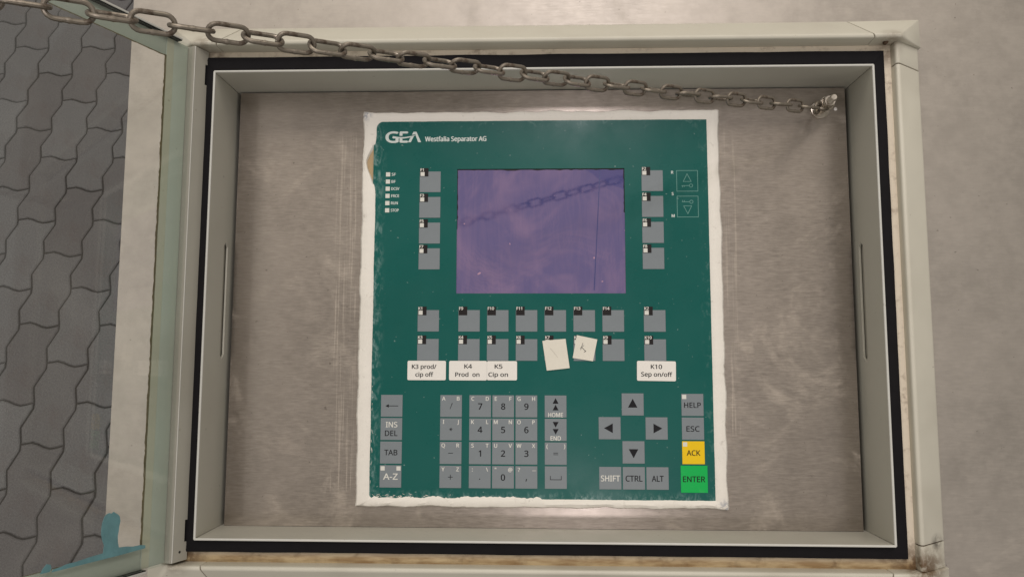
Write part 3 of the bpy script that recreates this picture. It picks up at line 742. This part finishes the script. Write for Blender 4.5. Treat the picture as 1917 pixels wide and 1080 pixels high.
# ------------------------------------------------------------------ sealant round the panel
def sealant():
    OX0, OX1, OY0, OY1 = -165.4, 164.0, -178.6, 180.6
    IX0, IX1, IY0, IY1 = -152.6, 152.5, -171.2, 171.4
    per = []; step = 1.6
    def side(a, b, ia, ib, nrm):
        L = (Vector(b) - Vector(a)).length; N = int(L / step)
        for i in range(N): t = i / N; per.append((Vector(a).lerp(Vector(b), t), Vector(ia).lerp(Vector(ib), t), Vector(nrm)))
    side((OX0, OY1), (OX1, OY1), (IX0, IY1), (IX1, IY1), (0, 1)); side((OX1, OY1), (OX1, OY0), (IX1, IY1), (IX1, IY0), (1, 0))
    side((OX1, OY0), (OX0, OY0), (IX1, IY0), (IX0, IY0), (0, -1)); side((OX0, OY0), (OX0, OY1), (IX0, IY0), (IX0, IY1), (-1, 0))
    vs = []; n = len(per)
    for i, (o_, in_, nr) in enumerate(per):
        s1 = noise.noise(Vector((o_.x * .045, o_.y * .045, 3.1))) * (2.0 if nr.y else 1.2) + noise.noise(Vector((o_.x * .25, o_.y * .25, 8))) * .45
        s2 = noise.noise(Vector((in_.x * .06, in_.y * .06, 11.7))) * .35 + noise.noise(Vector((in_.x * .5, in_.y * .5, 4))) * .22
        if nr.y == 1: s2 *= .5
        if nr.x == 1: s2 *= .4
        if nr.y == -1 and in_.x < 0: s2 = s2 * 4.5 - 1.4
        o2 = o_ + nr * s1; i2 = in_ + nr * s2
        # rounded smear in the upper left corner
        d = Vector((IX0 + 7, IY1 - 7))
        if in_.x < IX0 + 7 and in_.y > IY1 - 7:
            v = in_ - d; i2 = d + v * min(1, 7.3 / max(v.length, .01))
        d = Vector((IX0 + 4, IY0 + 4))
        if in_.x < IX0 + 4 and in_.y < IY0 + 4:
            v = in_ - d; i2 = d + v * min(1, 4.2 / max(v.length, .01))
        # bead peeled away from the panel edge on the left, high up
        if nr.x == -1:
            k = math.exp(-((in_.y - 132) / 15) ** 2) * 8.3 if in_.y < 132 else math.exp(-((in_.y - 132) / 13) ** 2) * 8.3
            i2 = i2 + Vector((-1, 0)) * k
        hh = 1.9 + noise.noise(Vector((o_.x * .03, o_.y * .03, 21))) * .6 + noise.noise(Vector((o_.x * .2, o_.y * .2, 2))) * .25
        peel = (i2.x < IX0 - 1.5)
        m1 = o2.lerp(i2, .12); m2 = o2.lerp(i2, .45 + noise.noise(Vector((o_.x * .05, o_.y * .05, 40))) * .12); m3 = o2.lerp(i2, .85)
        vs += [(o2.x, o2.y, -1.6), (m1.x, m1.y, -.2 + hh * .35), (m2.x, m2.y, hh * .8), (m3.x, m3.y, .2 + hh * .33), (i2.x, i2.y, -1.3 if peel else .04), (i2.x, i2.y, -1.6)]
    fs = []
    for i in range(n):
        for j in range(5):
            a = i * 6 + j; b = ((i + 1) % n) * 6 + j; fs.append((a, a + 1, b + 1, b))
    o = MB().add(vs, fs).build('sealant_bead', mCaulk, smooth=True)
    b2 = bmesh.new(); b2.from_mesh(o.data); bmesh.ops.recalc_face_normals(b2, faces=b2.faces); b2.to_mesh(o.data); b2.free()
    for p in o.data.polygons: p.use_smooth = True
    tag(o, 'rough white silicone sealant bead smeared round the green panel', 'sealant')
    # strokes and lumps of sealant dragged onto the panel in the lower left corner
    random.seed(12)
    for i in range(46):
        t = random.random()
        if t < .7: x = -152 + abs(random.gauss(0, 1)) * 34; y = -170.8 + abs(random.gauss(0, 1)) * (1.5 if x > -140 else 2.6); a = random.gauss(0.0, .35)
        else: x = -151.8 + abs(random.gauss(0, .7)); y = random.uniform(-168, -60); a = math.pi / 2 + random.gauss(0, .15)
        if x > 20: continue
        L = random.uniform(.8, 4.2); w = random.uniform(.25, .7); d = Vector((math.cos(a), math.sin(a)))
        pts = [(x + d.x * L * (q - .5), y + d.y * L * (q - .5) + .25 * math.sin(q * 5 + i), .05 + .12 * math.sin(math.pi * q)) for q in (0, .25, .5, .75, 1)]
        MB().tube(pts, w * .55, 5, scale=[.25, .8, 1, .7, .2]).build('sealant_smear', mCaulk, o, smooth=True)
    MB().prism([(-158, 100), (-151, 100), (-151, 163), (-158, 163), (-161.5, 140), (-161.5, 122)], -1.45, -1.15).build('exposed_edge', mTan, o)
sealant()

# ------------------------------------------------------------------ glass door
LEAN = math.radians(22.5)
dr = root('glass_door', 'open hinged glass door with pale metal frame held up by the chain', 'door')
# local axes: x = s (up the door), y, z = away from the panel; shapes below give s, y, o with o = -z
DM = Matrix(((-math.sin(LEAN), 0, -math.cos(LEAN)), (0, 1, 0), (math.cos(LEAN), 0, -math.sin(LEAN)))).to_4x4()
DM = Matrix.Translation((-299.0 * MM, 0, 41.0 * MM)) @ DM
dr.matrix_world = DM
DT, DB, DS = 222.9, -215.0, 592.0
slotted_d(-2.2, 13.4, DB, DT, -14, 2.6, [(-2.2, 1.2, 192, 210.5), (-2.2, 1.2, -200.3, -182.4)]).build('hinge_profile', mDoor, dr)
DB_().box(-2.2, 2.6, 190, 212, -6, -4).build('hinge_slot', mCore, dr); DB_().box(-2.2, 2.6, -202, -180, -6, -4).build('hinge_slot', mCore, dr)
DB_().tube([(12.8, DB + .3, 2.4), (12.8, DT - .3, 2.4)], 0.55, 8).build('bright_edge', mDoorEdge, dr, smooth=True)
DB_().lathe(5.5, -207.5, [(1.1, 2.5), (1.1, 2.75)], 10).build('rivet_hole', mDark, dr)
DB_().box(14.0, 36.6, DB, DT, -6.2, -4.6).build('door_rail', mRail, dr, bevel=.6)
DB_().box(DS - 22, DS, DB, DT, -6.2, -4.6).build('door_rail', mRail, dr, bevel=.6)
DB_().box(36.8, DS - 22.2, DT - 16.6, DT, -6.2, -4.6).build('door_rail', mRail, dr, bevel=.6)
DB_().box(36.8, DS - 22.2, DB, DB + 18.4, -6.2, -4.6).build('door_rail', mRail, dr, bevel=.6)
DB_().box(13.8, DS, DB, DT, -4.3, 0).build('glass_pane', mGlass, dr)
DB_().box(25, DS, DT + .7, DT + 2.4, -14, .8).build('edge_trim', mDoorEdge, dr, bevel=.3); DB_().box(25, DS, DT + .05, DT + .7, -14, .2).build('edge_seal', mRubber, dr)
DB_().box(35, DS, DB - 2.4, DB - .7, -14, .8).build('edge_trim', mDoorEdge, dr, bevel=.3); DB_().box(35, DS, DB - .7, DB - .05, -14, .2).build('edge_seal', mRubber, dr)
DB_().box(29.0, 36.0, DB + .5, DT - .5, -4.55, -4.42).build('bonding_strip', mOlive2, dr)
def ragged(s0, s1, axis, lo_, hi_, amp, seed, mat, name, z0=-4.55, z1=-4.40):
    mb = DB_(); N = int((hi_ - lo_) / 2.2); top = []; bot = []
    for i in range(N + 1):
        t = lo_ + (hi_ - lo_) * i / N; w = noise.noise(Vector((t * .35, seed, 0))) * amp; w2 = noise.noise(Vector((t * .11, seed, 4))) * amp
        a, b = s0 + w2 * .4, s1 + w + w2
        top.append((a, t) if axis == 'y' else (t, a)); bot.append((b, t) if axis == 'y' else (t, b))
    for i in range(N): mb.add([(*top[i], z1), (*top[i + 1], z1), (*bot[i + 1], z1), (*bot[i], z1)], [(0, 1, 2, 3)])
    return mb.build(name, mat, dr)
ragged(36.2, 38.2, 'y', DB + 18, DT - 16, .7, 1.3, mOlive, 'sealant_line')
ragged(DT - 16.4, DT - 17.3, 'x', 36, DS - 22, .4, 2.3, mOlive, 'sealant_line')
ragged(DB + 18.4, DB + 18.9, 'x', 100, DS - 22, .3, 3.3, mOlive, 'sealant_line')
TEAL = [(73.8, -193.2), (73.3, -187.8), (75.2, -183), (76.2, -178.9), (76.2, -175), (75.9, -171.4), (74.3, -166.8), (72.6, -165.2), (70.5, -164.5), (68.5, -165.4), (66.8, -164.3), (65.3, -165.4), (62.6, -167.2), (61.4, -168.9), (60.6, -172.3), (61.3, -175.6), (61.6, -179.1), (62.2, -183), (61.9, -187.5), (60.8, -191.9), (54, -192.6), (48.4, -193.9), (42, -194.2), (37.2, -195.3), (37.1, -197.6), (61.3, -197.8), (113.0, -197.2), (111.7, -195.6), (106, -195.1), (102.1, -194.3), (95.0, -194.4), (84.0, -193.5)]
mb = DB_(); mb.prism(TEAL, 0.06, 0.45)
mb.build('teal_film', mTeal, dr)
DB_().prism([(119.2, -193.3), (116.7, -190.8), (113.9, -191.8), (113.1, -194.5), (114.3, -196.6), (121.0, -196.4)], 0.06, 0.4).build('teal_film', mTeal, dr)

# ------------------------------------------------------------------ chain stud
st = root('chain_stud', 'plated threaded stud with nut and washers in the corner of the recess', 'bolt')
bx, by = 256.4, 180.0
MB().lathe(bx, by, [(8.4, -1.5), (8.6, -1.0), (8.4, -0.2), (7.4, 0)], 28).build('base_washer', mBolt, st, smooth=True)
prof = [(3.0, -0.2)]
z = 0
while z < 31: prof += [(3.0, z + .1), (2.65, z + .5), (3.0, z + .9)]; z += 1.0
prof += [(2.9, 31.6), (2.2, 32.2)]
MB().lathe(bx, by, prof, 18).build('threaded_rod', mBolt, st, smooth=True)
MB().lathe(bx, by, [(4.4, 0), (4.4, 7)], 20).build('spacer', mBolt, st, smooth=True)
MB().lathe(bx, by, [(6.4, 14.5), (6.7, 15), (6.7, 15.8), (6.2, 16.2)], 28).build('washer', mBolt, st, smooth=True)
MB().lathe(bx, by, [(5.4, 16.3), (5.8, 16.9), (5.8, 20.6), (5.4, 21.2)], 6, .3).build('nut', mBolt, st)
MB().lathe(bx, by, [(4.6, 21.2), (4.9, 21.8), (4.6, 22.6)], 24).build('locking_collar', mBolt, st, smooth=True)

# ------------------------------------------------------------------ chain
ch = root('door_chain', 'weathered steel link chain stretched from the glass door to the corner stud', 'chain')
def cz(x): return 1.52e-4 * x * x - 0.6827 * x + 191.4
def cpath(x): return Vector((x, 149 + .1295 * (x - 88), cz(x)))
WR, HL, HW = 1.28, 9.0 + 1.1, 4.55
def linkmesh(seed):
    rs = random.Random(seed); pts = []; scl = []
    hl = HL - HW
    for i in range(10): a = -math.pi / 2 + math.pi * i / 9; pts.append((hl + HW * math.cos(a), HW * math.sin(a), 0)); scl.append(1)
    for q in (.3, .42, .5, .58, .7): pts.append((hl - 2 * hl * q, HW, 0)); scl.append({.42: 1.05, .5: 1.22, .58: 1.05}.get(q, 1) + rs.uniform(-.03, .05))
    for i in range(10): a = math.pi / 2 + math.pi * i / 9; pts.append((-hl + HW * math.cos(a), HW * math.sin(a), 0)); scl.append(1)
    pts.append((0, -HW, 0)); scl.append(1)
    return MB().tube(pts, WR, 10, True, scl).mesh('link', mChain, smooth=True)
LM = [linkmesh(i) for i in range(4)]
ref = Vector((0.25, -0.35, 0.9))
PITCH = 17.6
pos = []; x = 237.5; pos.append(cpath(x))
while x > -492:
    while (cpath(x) - pos[-1]).length < PITCH: x -= .05
    pos.append(cpath(x))
pos = [Vector((bx - 1.5, by - 2.0, 11.0))] + [Vector((bx - 10.5, by - 7.4, 24.6))] + pos[0:]
random.seed(5)
NL = len(pos) - 1
for i in range(NL):
    a, b = pos[i], pos[i + 1]; d = (b - a).normalized(); c = (a + b) / 2
    nn = (ref - d * ref.dot(d)).normalized()
    li = i - 35                                   # even: broad face up at the door end
    roll = (math.pi / 2 if (li % 2) else 0) + math.radians(-16 + 16 * math.sin(i * .21) + random.uniform(-13, 13))
    nn = Matrix.Rotation(roll, 3, d) @ nn; q = nn.cross(d)
    o = link('link', LM[i % 4], ch)
    m = Matrix((d, q, nn)).transposed().to_4x4(); m.translation = c * MM
    o.matrix_local = m
# last link is bolted to the door
e = pos[-1]
MB().tube([e - Vector((-4, 0, 0)), e + Vector((-26, -1, 0))], 2.5, 12).build('eye_bolt', mBolt, ch, smooth=True)

# ------------------------------------------------------------------ turn desk coordinates into the room
for o in ROOTS: o.matrix_world = TILT @ o.matrix_basis
